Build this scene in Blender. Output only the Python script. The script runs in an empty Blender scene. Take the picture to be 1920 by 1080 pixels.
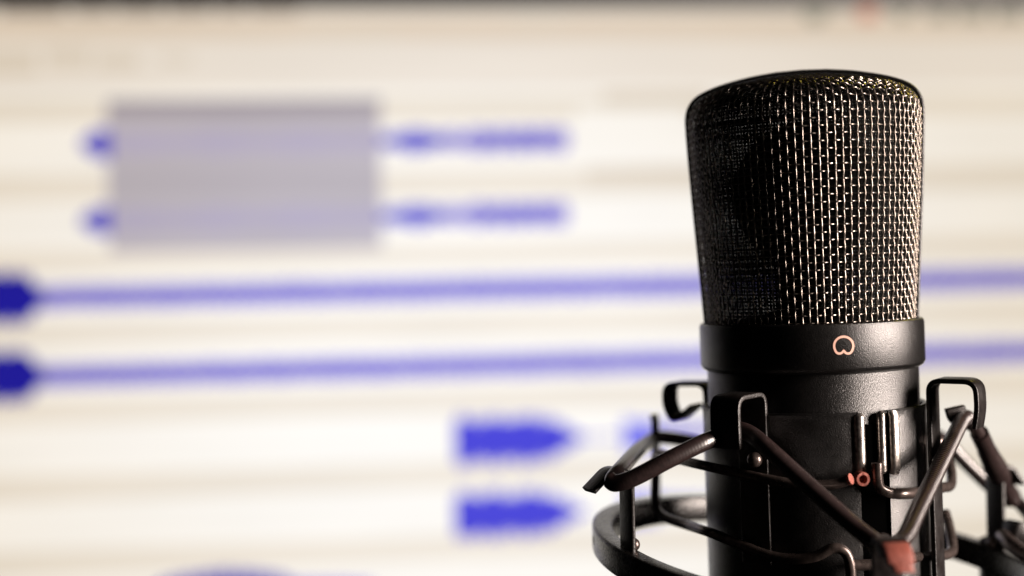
import bpy, math, random
from mathutils import Vector, Matrix
random.seed(7)
S = 0.001                      # everything below is written in millimetres
sc = bpy.context.scene
C = sc.collection
R = math.radians

# ------------------------------------------------------------ camera
F_PX = 2637.0                  # focal length in pixels of a 1920 wide frame
CAM = Vector((-68.9, -326.0, 11.2))
K = .974
ROLL, PITCH = R(1.1), R(0.43)
fw = Vector((0, math.cos(PITCH), -math.sin(PITCH)))
r0 = Vector((1, 0, 0)); u0 = r0.cross(fw)
rt = (r0*math.cos(ROLL) - u0*math.sin(ROLL)).normalized()
up = (u0*math.cos(ROLL) + r0*math.sin(ROLL)).normalized()
cd = bpy.data.cameras.new('camera'); cam = bpy.data.objects.new('camera', cd); C.objects.link(cam)
cam.matrix_world = Matrix(((rt.x, up.x, -fw.x, CAM.x*S), (rt.y, up.y, -fw.y, CAM.y*S),
                           (rt.z, up.z, -fw.z, CAM.z*S), (0, 0, 0, 1)))
cd.sensor_width = 36; cd.lens = F_PX/1920*36
cd.clip_start = 0.01; cd.clip_end = 50
cd.dof.use_dof = True; cd.dof.focus_distance = 0.304; cd.dof.aperture_fstop = 4.7
cd.dof.aperture_blades = 0
sc.camera = cam

def ray(px, py): return (fw + rt*((px-960)/F_PX) - up*((py-540)/F_PX))
def P(px, py, Y):
    d = ray(px, py); t = (Y - CAM.y)/d.y
    return CAM + d*t
TILT = R(-1.0)
TM = Matrix.Rotation(TILT, 3, 'Y')
def T(x, y, z): return TM @ Vector((x, y, z))
TI = TM.inverted()
def Q(px, py, r):              # where the sight line meets the cylinder of radius r round the mic's axis
    r *= K; o = TI @ CAM; d = TI @ ray(px, py)
    a = d.x**2+d.y**2; b = 2*(o.x*d.x+o.y*d.y); c = o.x**2+o.y**2-r*r
    D = b*b-4*a*c
    t = (-b-math.sqrt(D))/(2*a) if D > 0 else -b/(2*a)
    return TM @ (o+d*t)
CA = math.atan2(69.5, 326)     # bearing of the camera seen from the mic
def cyl(al, r, z):             # al = degrees to the right of the bearing that faces the camera
    f = R(al) - CA; r *= K
    return T(r*math.sin(f), -r*math.cos(f), z)

# ------------------------------------------------------------ materials
def srgb(c): return tuple(((v/255)/12.92 if v/255 <= .04045 else (((v/255)+.055)/1.055)**2.4) for v in c)
def mat(name, col, rough=.5, metal=0., noise=None, bump=None, spec=.5, coat=0, rvar=.0, sheen=0):
    m = bpy.data.materials.new(name); m.use_nodes = True; nt = m.node_tree
    b = nt.nodes['Principled BSDF']
    b.inputs['Base Color'].default_value = (*col, 1); b.inputs['Roughness'].default_value = rough
    b.inputs['Metallic'].default_value = metal; b.inputs['Specular IOR Level'].default_value = spec
    b.inputs['Coat Weight'].default_value = coat
    tc = nt.nodes.new('ShaderNodeTexCoord')
    if noise:
        n = nt.nodes.new('ShaderNodeTexNoise'); n.inputs['Scale'].default_value = noise[0]; n.inputs['Detail'].default_value = 6
        nt.links.new(tc.outputs['Object'], n.inputs['Vector'])
        r = nt.nodes.new('ShaderNodeMapRange'); r.inputs[1].default_value = .3; r.inputs[2].default_value = .7
        r.inputs[3].default_value = 1-noise[1]; r.inputs[4].default_value = 1+noise[1]
        nt.links.new(n.outputs['Fac'], r.inputs[0])
        mx = nt.nodes.new('ShaderNodeVectorMath'); mx.operation = 'SCALE'; mx.inputs[0].default_value = col
        nt.links.new(r.outputs[0], mx.inputs['Scale']); nt.links.new(mx.outputs[0], b.inputs['Base Color'])
        if rvar:
            r2 = nt.nodes.new('ShaderNodeMapRange'); r2.inputs[1].default_value = .3; r2.inputs[2].default_value = .7
            r2.inputs[3].default_value = rough-rvar; r2.inputs[4].default_value = rough+rvar
            n2 = nt.nodes.new('ShaderNodeTexNoise'); n2.inputs['Scale'].default_value = noise[0]*.35; n2.inputs['Detail'].default_value = 8
            nt.links.new(tc.outputs['Object'], n2.inputs['Vector'])
            nt.links.new(n2.outputs['Fac'], r2.inputs[0]); nt.links.new(r2.outputs[0], b.inputs['Roughness'])
    if bump:
        n = nt.nodes.new('ShaderNodeTexNoise'); n.inputs['Scale'].default_value = bump[0]; n.inputs['Detail'].default_value = 4
        nt.links.new(tc.outputs['Object'], n.inputs['Vector'])
        bp = nt.nodes.new('ShaderNodeBump'); bp.inputs['Strength'].default_value = bump[1]; bp.inputs['Distance'].default_value = .0003
        nt.links.new(n.outputs['Fac'], bp.inputs['Height']); nt.links.new(bp.outputs[0], b.inputs['Normal'])
    return m
M = {}
M['body'] = mat('satin_black_metal', (.0035, .0031, .003), .32, 0, noise=(2600, .3), bump=(4200, .40), rvar=.03, spec=.6)
M['collar'] = mat('satin_black_collar', (.0035, .0031, .003), .32, 0, noise=(2600, .3), bump=(4200, .36), rvar=.03, spec=.6)
M['wire'] = mat('black_lacquered_wire', (.235, .205, .18), .29, 1, noise=(500, .25), spec=1.0)
M['wire'].node_tree.nodes['Principled BSDF'].inputs['IOR'].default_value = 1.5
M['lining'] = mat('fine_black_gauze', (.0012, .0012, .0012), .9, 0, spec=.05)
M['capsule'] = mat('dark_capsule', (.006, .005, .005), .6, 0, spec=.2)
M['paint'] = mat('pale_pink_print', (.75, .46, .37), .6, 0, noise=(3000, .10), spec=.1)
M['plate'] = mat('black_painted_steel', (.0035, .0031, .003), .33, 0, noise=(1800, .4), bump=(3200, .35), rvar=.04, spec=.9)
M['strip'] = mat('worn_black_steel_strip', (.007, .0052, .0048), .38, 0, noise=(900, .6), bump=(1800, .35), rvar=.08)
M['ring'] = mat('black_cast_ring', (.008, .007, .006), .27, 0, noise=(1400, .5), bump=(1800, .25), rvar=.05, spec=.7)
M['edge'] = mat('worn_rolled_edge', (.34, .31, .285), .32, .9, noise=(900, .4), bump=(1500, .3), rvar=.06)
M['rod'] = mat('black_bent_rod', (.10, .078, .070), .30, .7, noise=(900, .4), rvar=.05, spec=.8)
M['copper'] = mat('bare_coppery_end', (.25, .070, .050), .5, 0, noise=(2600, .45), bump=(1400, .5), spec=.4)
M['gap'] = mat('recess_shade_black', (.0006, .0006, .0006), 1.0, 0, spec=0)  # shade inside the cradle gap, put into the colour
M['bezel'] = mat('black_bezel', (.006, .006, .006), .5, 0)
# elastic cord: woven sheath, fine ribs across the cord along its own length
def cord_mat(nm, turns, bump):
    m = mat(nm, (.020, .012, .0115), .31, 0, noise=(900, .35), spec=1.0)
    nt = m.node_tree; b = nt.nodes['Principled BSDF']
    uv = nt.nodes.new('ShaderNodeUVMap'); uv.uv_map = 'UVMap'
    sx = nt.nodes.new('ShaderNodeSeparateXYZ'); nt.links.new(uv.outputs[0], sx.inputs[0])
    a = nt.nodes.new('ShaderNodeMath'); a.operation = 'MULTIPLY_ADD'; a.inputs[1].default_value = 8.5
    nt.links.new(sx.outputs['X'], a.inputs[0])
    m2 = nt.nodes.new('ShaderNodeMath'); m2.operation = 'MULTIPLY'; m2.inputs[1].default_value = turns
    nt.links.new(sx.outputs['Y'], m2.inputs[0]); nt.links.new(m2.outputs[0], a.inputs[2])
    s = nt.nodes.new('ShaderNodeMath'); s.operation = 'SINE'; nt.links.new(a.outputs[0], s.inputs[0])
    bp = nt.nodes.new('ShaderNodeBump'); bp.inputs['Strength'].default_value = bump; bp.inputs['Distance'].default_value = .00012
    nt.links.new(s.outputs[0], bp.inputs['Height']); nt.links.new(bp.outputs[0], b.inputs['Normal'])
    return m
M['cord'] = cord_mat('woven_elastic', 1.0, .04); M['ribbed'] = cord_mat('ribbed_elastic', 1.0, .8)
def gauze():
    m = M['lining']; nt = m.node_tree; b = nt.nodes['Principled BSDF']; out = nt.nodes['Material Output']
    uv = nt.nodes.new('ShaderNodeUVMap'); uv.uv_map = 'UVMap'
    sx = nt.nodes.new('ShaderNodeSeparateXYZ'); nt.links.new(uv.outputs[0], sx.inputs[0])
    fac = None
    for k in 'XY':
        f = nt.nodes.new('ShaderNodeMath'); f.operation = 'FRACT'; nt.links.new(sx.outputs[k], f.inputs[0])
        g = nt.nodes.new('ShaderNodeMath'); g.operation = 'GREATER_THAN'; g.inputs[1].default_value = .66
        nt.links.new(f.outputs[0], g.inputs[0])
        if fac is None: fac = g
        else:
            h = nt.nodes.new('ShaderNodeMath'); h.operation = 'MULTIPLY'
            nt.links.new(fac.outputs[0], h.inputs[0]); nt.links.new(g.outputs[0], h.inputs[1]); fac = h
    tr = nt.nodes.new('ShaderNodeBsdfTransparent'); mx = nt.nodes.new('ShaderNodeMixShader')
    nt.links.new(fac.outputs[0], mx.inputs[0]); nt.links.new(b.outputs[0], mx.inputs[1]); nt.links.new(tr.outputs[0], mx.inputs[2])
    nt.links.new(mx.outputs[0], out.inputs['Surface'])
gauze()

# ------------------------------------------------------------ mesh helpers
class MB:
    def __init__(s): s.v = []; s.f = []; s.uv = []
    def add(s, vs, fs, uvs=None):
        o = len(s.v); s.v += [Vector(p) for p in vs]
        s.uv += uvs if uvs else [(0, 0)]*len(vs)
        s.f += [tuple(i+o for i in f) for f in fs]
    def build(s, name, m, parent=None, smooth=True, sharp=35):
        me = bpy.data.meshes.new(name)
        base = parent_base(parent)
        me.from_pydata([(p-base)*S for p in s.v], [], s.f)
        l = me.uv_layers.new(name='UVMap')
        for lp in me.loops: l.data[lp.index].uv = s.uv[lp.vertex_index]
        me.materials.append(m); me.validate()
        if smooth:
            me.polygons.foreach_set('use_smooth', [True]*len(me.polygons))
            me.set_sharp_from_angle(angle=R(sharp))
        o = bpy.data.objects.new(name, me); C.objects.link(o); o.parent = parent
        return o
def parent_base(o):
    b = Vector((0, 0, 0))
    while o is not None:
        b += Vector(o.location)/S; o = o.parent
    return b
def thing(name, loc, label, cat):
    o = bpy.data.objects.new(name, None); C.objects.link(o); o.location = Vector(loc)*S
    o.empty_display_size = .01
    o['label'] = label; o['category'] = cat
    return o

def catmull(pts, n):
    pts = [Vector(p) for p in pts]; out = []
    q = [pts[0]*2-pts[1]]+pts+[pts[-1]*2-pts[-2]]
    for i in range(1, len(q)-2):
        a, b, c, d = q[i-1:i+3]
        for k in range(n):
            t = k/n
            out.append(.5*((2*b)+(c-a)*t+(2*a-5*b+4*c-d)*t*t+(3*b-a-3*c+d)*t**3))
    out.append(pts[-1]); return out
def fillet(pts, rad, n=6):     # round the inner corners of a polyline
    pts = [Vector(p) for p in pts]; out = [pts[0]]
    for i in range(1, len(pts)-1):
        a, b, c = pts[i-1:i+2]
        d1 = (a-b); d2 = (c-b); r = min(rad, d1.length*.45, d2.length*.45)
        p = b+d1.normalized()*r; q = b+d2.normalized()*r
        for k in range(n+1):
            t = k/n; out.append((1-t)**2*p+2*t*(1-t)*b+t*t*q)
    out.append(pts[-1]); return out
def frames(path):
    n = len(path); tg = []
    for i in range(n):
        tg.append((path[min(i+1, n-1)]-path[max(i-1, 0)]).normalized())
    a = Vector((0, 0, 1)) if abs(tg[0].z) < .9 else Vector((1, 0, 0))
    nn = (a-tg[0]*a.dot(tg[0])).normalized(); fr = []
    for t in tg:
        nn = (nn-t*nn.dot(t)).normalized(); fr.append((t, nn, t.cross(nn)))
    return fr
def tube(mb, path, r, sides=14, cap=True):
    fr = frames(path); n = len(path); vs = []; uv = []; L = 0
    rr = r if callable(r) else (lambda t: r)
    for i, (p, (t, a, b)) in enumerate(zip(path, fr)):
        if i: L += (path[i]-path[i-1]).length
        q = rr(i/(n-1))
        for k in range(sides):
            w = 2*math.pi*k/sides
            vs.append(p+a*math.cos(w)*q+b*math.sin(w)*q); uv.append((L, w))
    fs = [(i*sides+k, i*sides+(k+1) % sides, (i+1)*sides+(k+1) % sides, (i+1)*sides+k) for i in range(n-1) for k in range(sides)]
    if cap:
        fs.append(tuple(range(sides))[::-1]); fs.append(tuple((n-1)*sides+k for k in range(sides)))
    mb.add(vs, fs, uv)
def strip(mb, path, wdir, w, th, rc=.22):   # flat bar bent along a path; wdir = the direction of its width
    wd = Vector(wdir).normalized(); n = len(path); vs = []
    sec = []
    for sx, sy in ((1, 1), (-1, 1), (-1, -1), (1, -1)):
        for k in range(4):
            a = {(1, 1): 0, (-1, 1): 90, (-1, -1): 180, (1, -1): 270}[(sx, sy)] + 90*k/3
            sec.append((sx*(w/2-rc)+rc*math.cos(R(a)), sy*(th/2-rc)+rc*math.sin(R(a))))
    m = len(sec)
    for i in range(n):
        t = (path[min(i+1, n-1)]-path[max(i-1, 0)]).normalized()
        nn = t.cross(wd).normalized()
        for (x, y) in sec: vs.append(path[i]+wd*x+nn*y)
    fs = [(i*m+k, i*m+(k+1) % m, (i+1)*m+(k+1) % m, (i+1)*m+k) for i in range(n-1) for k in range(m)]
    fs.append(tuple(range(m))[::-1]); fs.append(tuple((n-1)*m+k for k in range(m)))
    mb.add(vs, fs)
def lathe(mb, prof, seg=160, a0=0, a1=360, closed=False, uvn=None):
    full = abs(a1-a0) >= 360; n = seg if full else seg+1; vs = []; uv = []; L = 0
    Ls = [0]
    for i in range(1, len(prof)): Ls.append(Ls[-1]+math.hypot(prof[i][0]-prof[i-1][0], prof[i][1]-prof[i-1][1]))
    for j in range(n):
        al = a0+(a1-a0)*j/seg
        for i, (r, z) in enumerate(prof):
            vs.append(cyl(al, r, z)); uv.append((j/seg*(uvn[0] if uvn else 1), Ls[i]*(uvn[1] if uvn else 1)))
    m = len(prof); fs = []
    for j in range(seg):
        j2 = (j+1) % n if not uvn else j+1
        for i in range(m if closed else m-1):
            i2 = (i+1) % m
            fs.append((j*m+i, (j2 % n)*m+i, (j2 % n)*m+i2, j*m+i2))
    if closed and not full:
        fs.append(tuple(range(m))); fs.append(tuple((n-1)*m+i for i in range(m))[::-1])
    mb.add(vs, fs, uv)
def ball(mb, c, r, sq=(1, 1, 1), n=12):
    vs = []; fs = []
    for i in range(n+1):
        for j in range(2*n):
            a = math.pi*i/n; b = math.pi*j/n
            vs.append(Vector(c)+Vector((r*sq[0]*math.sin(a)*math.cos(b), r*sq[1]*math.sin(a)*math.sin(b), r*sq[2]*math.cos(a))))
    for i in range(n):
        for j in range(2*n):
            fs.append((i*2*n+j, (i+1)*2*n+j, (i+1)*2*n+(j+1) % (2*n), i*2*n+(j+1) % (2*n)))
    mb.add(vs, fs)
def box(mb, c, ax, hx, hy, hz, bev=.4):
    X, Y, Z = [Vector(a).normalized() for a in ax]; c = Vector(c)
    path = [c-Z*hz, c-Z*(hz-bev), c+Z*(hz-bev), c+Z*hz]; vs = []
    sc_ = [1-bev/max(hx, hy), 1, 1, 1-bev/max(hx, hy)]
    for p, k in zip(path, sc_):
        for sx, sy, q in ((1, 1, 0), (-1, 1, 90), (-1, -1, 180), (1, -1, 270)):
            for w in (0, 45, 90):
                vs.append(p+X*(sx*(hx-bev)+bev*math.cos(R(q+w)))*k+Y*(sy*(hy-bev)+bev*math.sin(R(q+w)))*k)
    m = 12
    fs = [(i*m+j, i*m+(j+1) % m, (i+1)*m+(j+1) % m, (i+1)*m+j) for i in range(3) for j in range(m)]
    fs.append(tuple(range(m))[::-1]); fs.append(tuple(3*m+j for j in range(m)))
    mb.add(vs, fs)

# ------------------------------------------------------------ microphone
mic = thing('microphone', T(0, 0, -112), 'matte black studio microphone with a woven wire head standing in the shock mount', 'microphone')
b = MB()
lathe(b, [(0, -112), (20, -112), (23.6, -109.5), (24.6, -104), (24.6, -11.2), (24.2, -10.6), (20, -10.4)], 200)
b.build('body', M['body'], mic)
b = MB()
lathe(b, [(20, -10.9), (24.9, -10.9), (25.7, -10.4), (26.15, -9.6), (26.15, -.9), (25.95, -.25), (25.5, .0), (25.1, -.1), (24.95, -.5), (24.9, -2.2), (16, -2.2)], 220)
collar = b.build('collar', M['collar'], mic)
# printed cardioid
b = MB(); N = 72; ctr = []
for i in range(N):
    t = 2*math.pi*i/N
    rr = 1.0 - .93*abs(math.cos((t+math.pi/2)/2))**5.0 if False else 0
    # round outline with a notch pointing up from below
    a = t-math.pi/2
    d = abs(((a+math.pi/2+math.pi) % (2*math.pi))-math.pi)
    rad = 17.6*(1-.50*math.exp(-(d/.30)**1.35))*(1+.05*math.exp(-((d-.75)/.3)**2))
    ctr.append((1582+rad*math.cos(a)*1.02, 648.5-rad*math.sin(a)*.98 if True else 0))
vs = []; fs = []
for i in range(N):
    x, y = ctr[i]; xa, ya = ctr[i-1]; xb, yb = ctr[(i+1) % N]
    tx, ty = xb-xa, yb-ya; l = math.hypot(tx, ty); nx, ny = -ty/l, tx/l
    h = 2.15
    for s_, rr in ((-1, 26.17), (-1, 26.24), (1, 26.24), (1, 26.17)):
        vs.append(Q(x+nx*h*s_, y+ny*h*s_, rr))
for i in range(N):
    j = (i+1) % N
    for k in range(4): fs.append((i*4+k, j*4+k, j*4+(k+1) % 4, i*4+(k+1) % 4))
b.add(vs, fs)
b.build('polar_pattern_mark', M['paint'], collar, smooth=False)

# woven head
outw0 = TM @ Vector((math.sin(-CA), -math.cos(CA), 0))
side = [(24.5, -1.5), (25.0, 6), (25.75, 17), (26.5, 28), (27.1, 38), (27.4, 44.5)]
prof = catmull([Vector((r-.55, z, 0)) for r, z in side+[(27.3, 47.6), (26.6, 49.7), (25.0, 51.4), (22.4, 52.7), (18.4, 53.8), (12, 55.1), (6, 55.8), (0, 56.0)] if r > .5]
               + [Vector((0, 56.0, 0))], 14)
acc = [0]
for i in range(1, len(prof)): acc.append(acc[-1]+(prof[i]-prof[i-1]).length)
def prof_at(s):
    s = max(0, min(s, acc[-1]-1e-6)); lo = 0
    import bisect
    i = bisect.bisect_right(acc, s)-1; i = min(i, len(prof)-2)
    t = (s-acc[i])/(acc[i+1]-acc[i]); p = prof[i].lerp(prof[i+1], t)
    tg = (prof[i+1]-prof[i]).normalized(); return p.x, p.y, (tg.y, -tg.x)   # r, z, outward normal
s_end = next(acc[i] for i in range(len(prof)) if prof[i].x < 20 and prof[i].y > 50)
NC = 96; PV = 1.63; A = .25; AV = .15; AH = .31; WR = .195; TW = -.0002
NR = int(s_end/PV)
def head_pt(f, s, off):
    r, z, (nr, nz) = prof_at(s)
    r = r*K+nr*off; z += nz*off
    return T(r*math.sin(f-CA+TW*(s-20)), -r*math.cos(f-CA+TW*(s-20)), z)
b = MB()
for c in range(NC):
    path = []; SUB = 6
    f0 = 2*math.pi*c/NC + random.uniform(-.002, .002)
    for k in range(NR*SUB+1):
        u = k/SUB
        path.append(head_pt(f0, u*PV, AV*math.cos(math.pi*(u+c))))
    tube(b, path, WR+.01, 8, False)
for k in range(1, NR+1):
    path = []; n = NC*6
    for j in range(n+1):
        u = j/6
        path.append(head_pt(2*math.pi*u/NC, k*PV+.02*math.sin(j*.02+k), -AH*math.cos(math.pi*(u+k))))
    tube(b, path, WR-.015, 7, False)
# crown of the head: the same cloth running straight across
def dome_z(r):
    for i in range(len(prof)-1, 0, -1):
        if prof[i].x <= r <= prof[i-1].x:
            t = (r-prof[i].x)/(prof[i-1].x-prof[i].x); return prof[i].y+(prof[i-1].y-prof[i].y)*t
    return 50
for ax in (0, 1):
    k = -13
    while k <= 13:
        q = k*PV; RR = 21.5
        if abs(q) < RR-1:
            h = math.sqrt(RR*RR-q*q); path = []; n = int(2*h/PV*4)
            for j in range(n+1):
                w = -h+2*h*j/n; x, y = (q, w) if ax else (w, q)
                z = dome_z(math.hypot(x, y))-.1+A*math.cos(math.pi*(w/PV+k+ax))
                path.append(T(x, y, z))
            tube(b, path, WR, 5, False)
        k += 1
b.build('outer_wire_mesh', M['wire'], mic, sharp=180)
b = MB()
lathe(b, [(p.x-.95, p.y-(.0 if p.y < 45 else .9)) for p in prof if p.x > 2], 200, uvn=(200, 1/.78))
b.build('inner_gauze', M['lining'], mic)
b = MB()                       # smooth frame arching over the head from side to side
half = catmull([Vector((r, z, 0)) for r, z in side+[(27.4, 48.2), (26.6, 50.7), (24.9, 52.6), (22, 54.0), (18, 55.2), (12, 56.4), (6, 57.1)]], 8)
arch = [cyl(-90, p.x-.15, p.y) for p in half]+[cyl(-90, 0, 57.3)]+[cyl(90, p.x-.15, p.y) for p in reversed(half)]
strip(b, arch, outw0, 4.6, .95, .45)
b.build('head_frame', M['collar'], mic)
b = MB()
lathe(b, [(0, -2), (15, -2), (15, 1.5), (9, 2), (7.5, 3), (7.5, 13), (0, 13)], 60)
def disc(mb, c, ax, r, h, n=64):
    ax = Vector(ax).normalized(); tube(mb, [c-ax*h, c-ax*(h-.8), c+ax*(h-.8), c+ax*h], lambda t: r if .1 < t < .9 else r-.8, n)
disc(b, T(0, 0, 29), TM @ Vector((math.sin(-CA), -math.cos(CA), 0)), 16.5, 6)
b.build('capsule', M['capsule'], mic)

# ------------------------------------------------------------ shock mount
mount = thing('shock_mount', T(0, 0, -75), 'black metal shock mount with elastic cords zigzagging round the microphone body', 'shock mount')
def outw(al): return TM @ Vector((math.sin(R(al)-CA), -math.cos(R(al)-CA), 0))
def tang(al): return TM @ Vector((math.cos(R(al)-CA), math.sin(R(al)-CA), 0))
# cradle: two steel half shells, their ends turned outwards at the gap
GAP = 26.0
def shell(a0, a1, zt, zb, r=26.0):
    m = MB()
    lathe(m, [(r-.9, zb), (r-.9, zt-.3), (r-.6, zt), (r, zt), (r+.25, zt-.35), (r+.1, zt-1.0), (r, zt-2), (r, zb)], 120, a0, a1, closed=True)
    return m
ZT = -19.2
s1 = shell(-152, 22.0, ZT, -78); left = s1.build('cradle_shell', M['plate'], mount)
s2 = shell(38.5, 204, ZT, -78); right = s2.build('cradle_shell', M['plate'], mount)
def flange(al, zt, zb, leg, w, sgn, parent):
    # sheet turned outwards along the edge of a shell, with a rounded bend
    m = MB(); o = outw(al); t = tang(al)*sgn
    for (za, zb_) in ((zt, zb),):
        p0 = cyl(al, 26.0, 0)-t*w
        pts = [p0-t*.0, cyl(al, 26.0, 0)+o*.2, cyl(al, 26.0, 0)+o*leg]
        pts = fillet(pts, 1.6, 6)
        vs = []; n = len(pts); up_ = TM @ Vector((0, 0, 1)); vv = []
        zs = [za-.4, za, zb_, zb_+.4] if False else [za, zb_]
        strip(m, [p+up_*((za+zb_)/2) for p in pts], up_, za-zb_, 1.0, .35)
    return m.build('cradle_flange', M['plate'], parent)
def bead(al, z0, z1, r, parent, name='rolled_edge', rr=25.6):
    m = MB(); tube(m, [cyl(al, rr, z0), cyl(al, rr+.15, z0-.4), cyl(al, rr+.15, z1+.4), cyl(al, rr, z1)], lambda t: r*.7 if t < .1 or t > .9 else r, 20)
    return m.build(name, M['edge'], parent)
bead(22.3, ZT-.4, ZT-14.6, 1.25, left)
bead(34.6, ZT-.2, ZT-13.4, .95, right)
m = MB()                       # stiffening channel beside the gap
strip(m, [cyl(40.5, 26.5, ZT-.4), cyl(40.5, 26.9, ZT-1.2), cyl(40.5, 26.9, ZT-12.4), cyl(40.5, 26.3, ZT-13.6)], tang(40.5), 2.4, 1.6, .78)
m.build('stiffening_rib', M['edge'], right)
m = MB()                       # upper corner of the right shell beside the rolled edge
lathe(m, [(25.1, ZT-13.2), (25.1, ZT-.3), (25.5, ZT), (26.0, ZT-.3), (26.0, ZT-13.2)], 12, 34.0, 38.4, closed=True)
m.build('shell_corner', M['plate'], right)
m = MB()                       # near-black sheet added in the gap, its colour standing in for shade
lathe(m, [(24.85, -22), (25.2, -22), (25.2, -78), (24.85, -78)], 14, 22.4, 38.2, closed=True)
m.build('gap_shade_sheet', M['gap'], mount)

def hook(al, rin, rout, zt, drop, w=6.2, zb=-70, lean=0, tail=None):
    m = MB(); pts = []
    for r, z in ((rin, zb), (rin, zt), (rout, zt-.2), (rout+.2, zt-drop*.6), (rout-lean, zt-drop)):
        pts.append(cyl(al, r, z))
    if tail: pts.append(cyl(al, *tail))
    path = fillet(pts, 2.6, 7)
    strip(m, path, tang(al), w, 1.1, .26)
    h = m.build('cord_hook', M['strip'], mount)
    return h
HK = {}
HK['FL'] = hook(-30.5, 26.1, 36.8, -14.8, 10.9, 7.3, zb=-52)
HK['BL'] = hook(-113, 26.95, 38.4, -15.0, 9.4, 6.4, lean=2.0, tail=(31, -20.5))
HK['R'] = hook(69, 28.6, 39.0, -13.6, 10.3, 6.6, lean=.6)
HK['BR'] = hook(165, 26.95, 37.0, -15.0, 9.5)
def rivet(px, py, r, rad, parent, name='rivet'):
    c = Q(px, py, r); m = MB(); ball(m, c, rad, (1, 1, 1)); return m.build(name, M['rod'], parent)
rivet(1415, 862, 27.5, 1.7, HK['FL'])
m = MB(); c = P(1757, 833, -4); ball(m, c, 2.1, (.9, .9, 1.15)); m.build('rivet', M['rod'], HK['R'])

# outer ring, tilted down to the right
RC = (1.9, 0)
def ring_pt(al, r, dz):
    f = R(al)-CA; x = RC[0]+r*math.sin(f); y = -r*math.cos(f)
    return Vector((x, y, -53.1-.12*x+.06*y+dz))
m = MB(); sec = []
hw, hh, rc = 2.4, 3.2, .7
for q, (sx, sy) in enumerate(((1, 1), (-1, 1), (-1, -1), (1, -1))):
    for k in range(4):
        a = R(90*q+30*k); sec.append((sx*(hw-rc)+rc*math.cos(a), sy*(hh-rc)+rc*math.sin(a)))
n = 220; vs = []
for i in range(n):
    for (x, y) in sec: vs.append(ring_pt(360*i/n, 50.8+x, -2.75+y))
mm = len(sec)
m.add(vs, [(i*mm+k, ((i+1) % n)*mm+k, ((i+1) % n)*mm+(k+1) % mm, i*mm+(k+1) % mm) for i in range(n) for k in range(mm)])
ring = m.build('outer_ring', M['ring'], mount)
# hole in the ring's outer face, a dark countersunk screw
def screw(al, parent):
    m = MB(); o = outw(al); c = ring_pt(al, 52.95, -2.75)
    tube(m, [c-o*.6, c+o*.15, c+o*.35], lambda t: 1.35 if t < .9 else 1.0, 20); m.build('screw', M['bezel'], parent)
screw(-76, ring)
def post(al, h, tabout, tabdrop, w=5.6, mt='strip', tabmat=None):
    pts = [ring_pt(al, 50.6, -4.5), ring_pt(al, 50.6, h), ring_pt(al, 50.6+tabout*.45, h+.6), ring_pt(al, 50.6+tabout, h-tabdrop)]
    m = MB(); path = fillet(pts, 1.8, 6); strip(m, path, tang(al), w, 1.2, .45)
    p = m.build('cord_post', M[mt], ring)
    return p
post(-55, 17.3, 9.2, 4.2, 5.6)
post(-125, 20.5, .4, -1.6, 2.4)
pf = post(14, 15.0, 6.0, 1.6, 6.4)
post(124, 20, 6.5, 3.5, 6)
m = MB()                       # bare tongue at the end of the front post
path = fillet([ring_pt(14, 50.6+5.2, 15.2), ring_pt(14, 50.6+7.6, 14.2), ring_pt(14, 50.6+8.6, 12.4)], 1.2, 6)
strip(m, path, tang(14), 5.4, 1.3, .6)
strip(m, catmull([ring_pt(14.2, 50.6+8.6, 12.4), ring_pt(14.3, 50.6+8.9, 11.8), ring_pt(14.5, 50.6+9.2, 11.0)], 4), tang(14), 4.0, 1.2, .59)
m.build('post_tongue', M['copper'], pf)
for al in (-55, 124, 14):    # foot rivets
    m = MB(); ball(m, ring_pt(al, 50.6-1.3, 1.4), 1.5); m.build('rivet', M['rod'], ring)

# elastic cords
def cord(pts, r=1.55, n=10, name='elastic_cord', mt='cord'):
    m = MB(); tube(m, catmull(pts, n), r, 18); return m.build(name, M[mt], mount)
cord([P(1143, 900, -27), P(1155, 906, -28), P(1188, 896, -29), P(1250, 864, -29), P(1310, 834, -27), P(1350, 817, -24), P(1378, 806, -23.5),
      P(1405, 813, -25.5), P(1440, 841, -30), P(1520, 914, -36), P(1600, 985, -42), P(1635, 1013, -45.5), P(1656, 1026, -48)], 1.85)
cord([P(1652, 1016, -45), P(1675, 1022, -46.5), P(1698, 1005, -45), P(1722, 955, -38), P(1762, 873, -24), P(1797, 801, -10), P(1806, 786, -6),
      P(1814, 783, -2), P(1824, 797, 2)], 1.75, mt='ribbed')
cord([P(1820, 786, 0), P(1834, 812, 3), P(1848, 838, 8), P(1868, 880, 16), P(1884, 915, 24), P(1897, 938, 29), P(1908, 941, 31), P(1935, 972, 26)], 1.6)
cord([P(1890, 935, 31), P(1872, 926, 32), P(1840, 897, 33), P(1800, 857, 33), P(1770, 825, 33), P(1700, 790, 36)], 1.75)
cord([P(1148, 908, -27), P(1150, 896, -25), P(1165, 878, -18), P(1195, 845, 8), P(1218, 827, 34), P(1236, 820, 38), P(1275, 824, 38), P(1320, 833, 36), P(1360, 845, 34)], 1.75)
m = MB()                       # crimped rubber sleeves over the right cord
tube(m, catmull([P(1836, 812, 3), P(1848, 838, 8), P(1857, 858, 12)], 6), lambda t: 2.15, 18)
tube(m, catmull([P(1851, 846, 10), P(1868, 880, 16), P(1880, 905, 22), P(1893, 932, 28)], 6), lambda t: 2.6-.25*math.cos(t*9), 18)
m.build('cord_sleeve', M['cord'], mount)
m = MB()                       # cord end poking up through the right hook
path = catmull([P(1806, 795, -4), P(1796, 783, -5), P(1790, 764, -6)], 6)
strip(m, path, (1, .3, .15), 5.2, 1.2, .4)
m.build('hook_catch', M['strip'], HK['R'])

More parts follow.
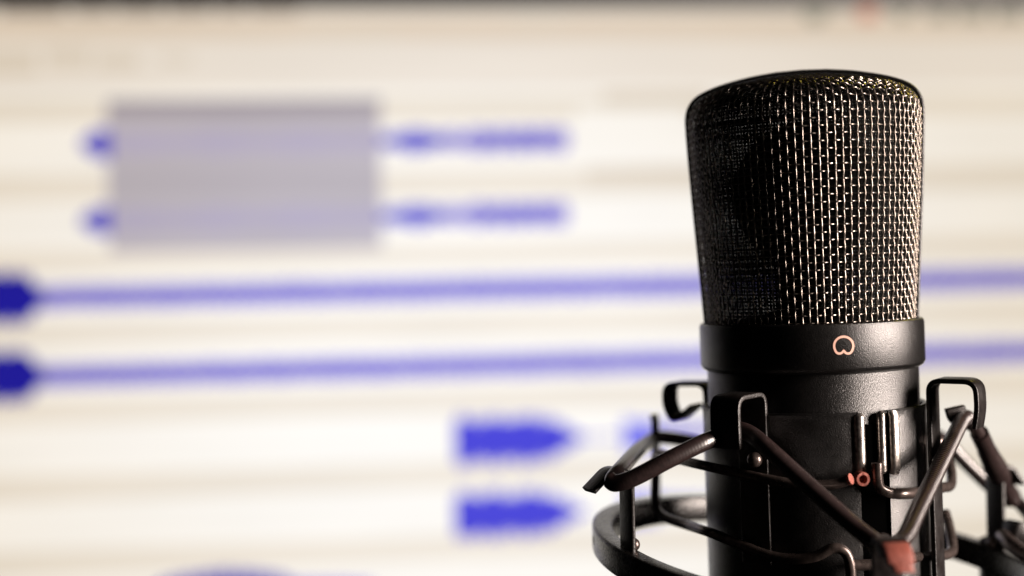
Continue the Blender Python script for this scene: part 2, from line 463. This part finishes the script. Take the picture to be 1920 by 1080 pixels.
# bent rod handles that squeeze the cradle open
def rod(pts, r=1.2, n=8, mtl='rod', name='squeeze_handle'):
    m = MB(); tube(m, catmull(pts, n), r, 16); return m.build(name, M[mtl], mount)
h1 = rod([Q(1593, 897, 29.4), Q(1580, 904, 29.2), Q(1555, 909, 29.0), Q(1500, 909, 28.8), Q(1440, 899, 28.5), Q(1380, 886, 28.2), P(1325, 874, -14), P(1275, 862, -2),
          P(1245, 852, 8), P(1232, 850, 14), P(1229, 864, 16), P(1229, 900, 16), P(1228, 930, 15), P(1230, 952, 14), P(1246, 970, 10), P(1290, 985, 0), P(1330, 998, -13),
          Q(1385, 1020, 28.4), Q(1440, 1041, 28.4), Q(1490, 1048, 28.4), Q(1530, 1043, 28.6), Q(1562, 1028, 28.8), Q(1584, 1035, 28.8), Q(1594, 1060, 28.6), Q(1597, 1110, 28.2)], 1.12)
h2 = rod([Q(1644, 868, 28.0), Q(1645, 895, 28.0), Q(1650, 915, 28.2), Q(1668, 924, 28.4), Q(1700, 925, 28.8), P(1742, 921, -14), P(1768, 914, -6), P(1781, 911, 0), P(1784, 895, 4), P(1780, 868, 8), P(1770, 850, 12)], 1.2)
h3 = rod([Q(1597, 1060, 28.2), Q(1640, 1058, 28.4), Q(1690, 1050, 28.6), P(1730, 1042, -14), P(1760, 1042, -8), P(1783, 1036, -2), P(1785, 1018, 2), P(1779, 985, 7), P(1772, 960, 10)], 1.2)
def pin(px, py, name, r, hole=True):
    c = Q(px, py, 27.0); o = (CAM-c).normalized(); o = (outw(GAP)*.8+o*.2).normalized(); m = MB()
    if hole:
        sides = 28; a = o.orthogonal().normalized(); bb = o.cross(a); vs = []
        for (q, d) in ((r, -2), (r, 1.7), (r*.93, 1.95), (r*.62, 1.95), (r*.55, 1.7), (r*.55, .4), (0.01, .4)):
            for k in range(sides):
                w = 2*math.pi*k/sides; vs.append(c+o*d+a*q*math.cos(w)+bb*q*math.sin(w))
        m.add(vs, [(i*sides+k, i*sides+(k+1) % sides, (i+1)*sides+(k+1) % sides, (i+1)*sides+k) for i in range(6) for k in range(sides)])
    else:
        tube(m, [c-o*1, c+o*1.5, c+o*1.7], lambda t: r if t < .9 else r*.85, 24)
    return m.build(name, M['copper'], mount)
pin(1612, 897, 'hinge_pin', 1.55)
m = MB(); tube(m, [Q(1590, 899, 29.6)+outw(20)*.2, Q(1594, 897, 29.6)+outw(20)*.6], 1.2, 20); m.build('rod_end', M['copper'], h1)
# knuckle of the stand bracket on the ring's right
bk = MB(); c0 = P(1873, 1105, 24); zz = Vector((0, 0, 1))
tube(bk, [c0, c0+zz*9.5, c0+zz*10.6], lambda t: 4.6 if t < .9 else 3.8, 32)
ball(bk, P(1858, 1032, 24), 4.2, (1, 1, .9))
brk = bk.build('stand_bracket', M['strip'], mount)
m = MB(); box(m, P(1921, 1000, 14), ((1, .3, -.25), (-.3, 1, 0), (.2, 0, 1)), 4.6, 3, 2.6, .8); m.build('clamp_knob', M['strip'], brk)
m = MB(); tube(m, catmull([P(1880, 1005, 12), P(1896, 1020, 6), P(1925, 1040, 0), P(1960, 1055, -6)], 6), 1.8, 16); m.build('clamp_arm', M['rod'], brk)

# ------------------------------------------------------------ monitor behind
YAW = R(-5.8)                  # turned so that its right side is farther off
ex = Vector((math.cos(YAW), -math.sin(YAW), 0)); ey = Vector((0, 0, 1)); en = ex.cross(ey)    # en points at the camera side
SC = P(960, 540, 470)
def uv(px, py):
    d = ray(px, py); t = (SC-CAM).dot(en)/d.dot(en); p = CAM+d*t-SC
    return p.dot(ex), p.dot(ey)
def W(u, v, h): return SC+ex*u+ey*v+en*h
mon = thing('monitor', W(0, -260, -20), 'blurred computer monitor behind the microphone showing blue audio waveforms on white tracks', 'monitor')
def emi(name, col, strength=1.0, vary=0.03, scale=(6, 60, 60)):
    # a lit display area: viewing-angle dimming and warm shift painted into the emission
    m = bpy.data.materials.new(name); m.use_nodes = True; nt = m.node_tree
    b = nt.nodes['Principled BSDF']; b.inputs['Base Color'].default_value = (0, 0, 0, 1); b.inputs['Roughness'].default_value = .9; b.inputs['Specular IOR Level'].default_value = 0
    b.inputs['Emission Strength'].default_value = 1
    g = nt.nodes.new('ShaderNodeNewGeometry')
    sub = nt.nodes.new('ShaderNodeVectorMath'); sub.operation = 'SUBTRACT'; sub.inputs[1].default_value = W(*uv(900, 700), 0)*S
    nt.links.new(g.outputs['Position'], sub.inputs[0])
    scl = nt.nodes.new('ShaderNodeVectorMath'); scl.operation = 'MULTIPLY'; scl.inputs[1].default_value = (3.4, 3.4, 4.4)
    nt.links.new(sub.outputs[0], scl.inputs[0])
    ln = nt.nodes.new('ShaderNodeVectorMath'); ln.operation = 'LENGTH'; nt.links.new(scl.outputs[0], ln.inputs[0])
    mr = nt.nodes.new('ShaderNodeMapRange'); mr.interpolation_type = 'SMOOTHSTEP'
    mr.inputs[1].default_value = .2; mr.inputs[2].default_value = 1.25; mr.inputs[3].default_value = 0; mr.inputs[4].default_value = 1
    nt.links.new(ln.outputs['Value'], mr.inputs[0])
    n = nt.nodes.new('ShaderNodeTexNoise'); n.inputs['Scale'].default_value = 1; n.inputs['Detail'].default_value = 2
    mp = nt.nodes.new('ShaderNodeMapping'); mp.inputs['Scale'].default_value = scale
    nt.links.new(g.outputs['Position'], mp.inputs['Vector']); nt.links.new(mp.outputs[0], n.inputs['Vector'])
    m2 = nt.nodes.new('ShaderNodeMapRange'); m2.inputs[1].default_value = .3; m2.inputs[2].default_value = .7
    m2.inputs[3].default_value = 1-vary; m2.inputs[4].default_value = 1+vary
    nt.links.new(n.outputs['Fac'], m2.inputs[0])
    mu = nt.nodes.new('ShaderNodeMath'); mu.operation = 'MULTIPLY'
    mu.inputs[0].default_value = strength; nt.links.new(m2.outputs[0], mu.inputs[1])
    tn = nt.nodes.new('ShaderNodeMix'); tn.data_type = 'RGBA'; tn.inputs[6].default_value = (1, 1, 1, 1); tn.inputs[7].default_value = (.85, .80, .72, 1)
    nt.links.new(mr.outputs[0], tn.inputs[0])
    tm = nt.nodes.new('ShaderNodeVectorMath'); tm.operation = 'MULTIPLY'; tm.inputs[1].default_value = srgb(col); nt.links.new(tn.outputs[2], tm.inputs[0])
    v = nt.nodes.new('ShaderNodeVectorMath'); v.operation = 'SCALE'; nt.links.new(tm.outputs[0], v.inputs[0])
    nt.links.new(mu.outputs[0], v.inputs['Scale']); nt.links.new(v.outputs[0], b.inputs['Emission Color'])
    return m
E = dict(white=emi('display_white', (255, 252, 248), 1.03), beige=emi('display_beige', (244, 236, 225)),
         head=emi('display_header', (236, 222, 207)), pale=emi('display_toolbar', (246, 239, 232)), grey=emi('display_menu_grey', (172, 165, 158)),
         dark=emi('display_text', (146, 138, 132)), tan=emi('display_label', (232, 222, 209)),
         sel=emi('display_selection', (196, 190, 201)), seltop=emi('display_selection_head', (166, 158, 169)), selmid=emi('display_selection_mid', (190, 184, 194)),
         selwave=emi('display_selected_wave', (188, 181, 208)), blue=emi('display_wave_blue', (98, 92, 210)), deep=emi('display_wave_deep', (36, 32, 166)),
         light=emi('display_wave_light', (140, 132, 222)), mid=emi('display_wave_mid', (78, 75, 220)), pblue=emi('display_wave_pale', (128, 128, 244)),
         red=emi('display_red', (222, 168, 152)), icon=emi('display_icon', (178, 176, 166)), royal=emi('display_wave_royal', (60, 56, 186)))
b = MB()
def rect(mb, u0_, v0_, u1_, v1_, h):
    mb.add([W(u0_, v0_, h), W(u1_, v0_, h), W(u1_, v1_, h), W(u0_, v1_, h)], [(0, 1, 2, 3)])
uL, uR = -335, 345; vT = uv(900, 9)[1]; vB = uv(900, 1200)[1]
rect(b, uL, vB, uR, vT, 0)
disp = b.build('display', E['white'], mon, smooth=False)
# casing
b = MB()
for (a0, b0, a1, b1) in ((uL-14, vT, uR+14, vT+16), (uL-14, vB-16, uR+14, vB), (uL-14, vB, uL, vT), (uR, vB, uR+14, vT)):
    X = ex; box(b, W((a0+a1)/2, (b0+b1)/2, 0), (X, ey, en), (a1-a0)/2, (b1-b0)/2, 3, .8)
b.build('bezel', M['bezel'], mon)
b = MB(); box(b, W((uL+uR)/2, (vT+vB)/2, -14), (ex, ey, en), (uR-uL)/2+13, (vT-vB)/2+15, 11, 3); b.build('back_cover', M['bezel'], mon)

LAY = [0.3]
def band(y0, y1, key, name='track_divider', x0=-400, x1=2300, ref=0, h=.3):
    va = uv(ref, y0)[1]; vb = uv(ref, y1)[1]
    ua = max(uL, uv(x0, (y0+y1)/2)[0]); ub = min(uR, uv(x1, (y0+y1)/2)[0])
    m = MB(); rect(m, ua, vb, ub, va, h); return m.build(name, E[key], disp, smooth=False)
for y0, y1 in ((188, 232), (328, 380), (470, 512), (605, 652), (748, 800), (892, 944), (1034, 1085)):
    band(y0, y1, 'beige')
band(6, 22, 'grey', 'menu_bar', ref=960, h=.3)
band(29, 74, 'head', 'title_strip', ref=960)
band(74, 165, 'pale', 'tool_strip', ref=960, h=.3)
band(12, 28, 'dark', 'menu_text', 0, 120, ref=60, h=.5)
for x0, x1 in ((140, 205), (222, 300), (318, 395), (410, 455), (470, 560)): band(11, 26, 'dark', 'menu_text', x0, x1, ref=x0, h=.5)
for x0, x1, y0, y1 in ((-50, 70, 95, 140), (85, 170, 92, 128), (180, 260, 100, 130), (300, 360, 105, 120)): band(y0, y1, 'tan', 'tool_button', x0, x1, ref=x0, h=.5)
band(60, 75, 'tan', 'tool_button', 560, 740, ref=640, h=.5); band(32, 44, 'tan', 'tool_button', 960, 1060, ref=1000, h=.5)
band(205, 300, 'white', 'clip_panel', 1080, 1290, ref=1180, h=.5) ; band(172, 200, 'tan', 'clip_header', 1130, 1330, ref=1180, h=.6)
band(312, 345, 'tan', 'clip_header', 1100, 1330, ref=1180, h=.6)
def dot(px, py, rp, key, name='round_button', h=.6):
    u, v = uv(px, py); rad = rp*.3; m = MB(); n = 28
    m.add([W(u, v, h)]+[W(u+rad*math.cos(2*math.pi*k/n), v+rad*math.sin(2*math.pi*k/n), h) for k in range(n)], [(0, k+1, (k+1) % n+1) for k in range(n)])
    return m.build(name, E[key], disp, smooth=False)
dot(1528, 24, 24, 'icon'); dot(1626, 24, 20, 'red'); dot(1690, 24, 18, 'icon')
for x0, x1 in ((1740, 1780), (1795, 1850), (1865, 1920)): band(18, 40, 'icon', 'menu_text', x0, x1, ref=x0, h=.5)
# selection
band(186, 470, 'sel', 'selected_region', 202, 714, ref=460, h=.5)
band(186, 212, 'seltop', 'selected_region_header', 202, 714, ref=460, h=.7)
band(320, 372, 'selmid', 'selected_region_header', 202, 714, ref=460, h=.7)
def wave(x0, x1, yc, amp, key, name='waveform', ref=None, h=.9, jag=.35, step=.55):
    # a filled audio waveform: one spike after another about its centre line
    ref = x0 if ref is None else ref
    ua, ub = uv(x0, yc)[0], uv(x1, yc)[0]; vc = uv(ref, yc)[1]; k0 = abs(uv(ref, yc-10)[1]-uv(ref, yc+10)[1])/20
    ub = min(ub, uR-2); ua = max(ua, uL+2)
    n = int((ub-ua)/step); vs = []; fs = []
    for i in range(n+1):
        t = i/n; u = ua+(ub-ua)*t; a = (amp(t) if callable(amp) else amp)*k0*(1+.10*math.sin(u*.9+x0)+.08*math.sin(u*2.3+yc))
        jj = 1-jag*random.random() if a > 0 else 1
        jk = 1-jag*random.random()
        vs += [W(u, vc+a*jj, h), W(u, vc-a*jk, h)]
    fs = [(2*i, 2*i+1, 2*i+3, 2*i+2) for i in range(n)]
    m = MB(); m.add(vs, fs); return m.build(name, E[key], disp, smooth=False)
for yc, r_ in ((271, 180), (415, 180)):
    wave(152, 208, yc, lambda t: 10+22*math.sin(min(1, t*1.3)*1.57), 'blue', ref=180)
    wave(208, 714, yc-1, lambda t: 22+3*math.sin(t*20), 'selwave', ref=180, h=.8)
    wave(714, 838, yc-1, lambda t: 14+12*math.exp(-((t-.55)/.28)**2), 'blue', ref=180)
    wave(738, 812, yc-1, lambda t: 13*math.sin(math.pi*t)+2, 'mid', ref=180, h=1.0)
    wave(838, 892, yc-1, lambda t: 20+4*math.sin(t*9), 'light', ref=180)
    wave(892, 1066, yc-1, lambda t: 25+3*math.sin(t*30), 'light', ref=180)
    wave(900, 1040, yc-1, lambda t: 10+4*math.sin(t*14), 'blue', ref=180, h=1.0)
for yc in (559, 706):
    wave(-350, 84, yc, lambda t: 50 if t < .86 else 50*((1-t)/.14)**.8+3, 'deep', ref=20, jag=.12, h=1.1)
    wave(70, 2300, yc+.5, lambda t: 24, 'light', ref=40, jag=.3)
    wave(70, 2300, yc+.5, lambda t: 7, 'blue', ref=40, jag=.5, h=1.0)
wave(852, 1100, 825, lambda t: (47+4*math.sin(t*26)) if t < .70 else 44*(1-t)/.30+2, 'mid', ref=930, jag=.25)
wave(852, 1100, 965, lambda t: (45+4*math.sin(t*26)) if t < .70 else 42*(1-t)/.30+2, 'mid', ref=930, jag=.25)
wave(1100, 1160, 825, 4, 'light', ref=930)
wave(1168, 1232, 818, lambda t: 38-8*t, 'pblue', ref=1170); wave(1232, 1420, 812, lambda t: 20-12*t, 'light', ref=1170)
wave(1168, 1232, 955, lambda t: 38-8*t, 'pblue', ref=1170); wave(1232, 1420, 950, lambda t: 20-12*t, 'light', ref=1170)
wave(285, 555, 1108, lambda t: 42*math.sin(math.pi*min(1, max(0, t*1.0)))**.35, 'royal', ref=400, jag=.3)
wave(555, 700, 1112, lambda t: 20-10*t, 'light', ref=400)

# ------------------------------------------------------------ light
w = bpy.data.worlds.new('World'); sc.world = w; w.use_nodes = True
w.node_tree.nodes['Background'].inputs[0].default_value = (.5, .45, .5, 1); w.node_tree.nodes['Background'].inputs[1].default_value = .004
def lamp(name, loc, target, size, power, col, sy=None, shape='RECTANGLE'):
    l = bpy.data.lights.new(name, 'AREA'); l.shape = shape; l.size = size*S; l.size_y = (sy or size)*S; l.energy = power; l.color = col
    o = bpy.data.objects.new(name, l); C.objects.link(o); o.location = Vector(loc)*S
    o.rotation_euler = (Vector(target)-Vector(loc)).to_track_quat('-Z', 'Y').to_euler(); return o
def polar(al, d, z): f = R(al)-CA; return (d*math.sin(f), -d*math.cos(f), z)
lamp('key_lamp', polar(80, 620, 85), (0, 0, 0), 160, 16.5, (1, .85, .76), 400)
rim = lamp('added_rim_lamp', polar(150, 400, 270), (22, 0, 58), 50, .003, (1, .80, .08), 60); rim.data.spread = R(13)  # added lamp without a real source, imitates a yellow lens fringe

# ------------------------------------------------------------ render
sc.render.engine = 'CYCLES'
sc.view_settings.view_transform = 'Standard'; sc.view_settings.look = 'None'; sc.view_settings.exposure = 0; sc.view_settings.gamma = 1
sc.cycles.transparent_max_bounces = 16; sc.cycles.max_bounces = 8
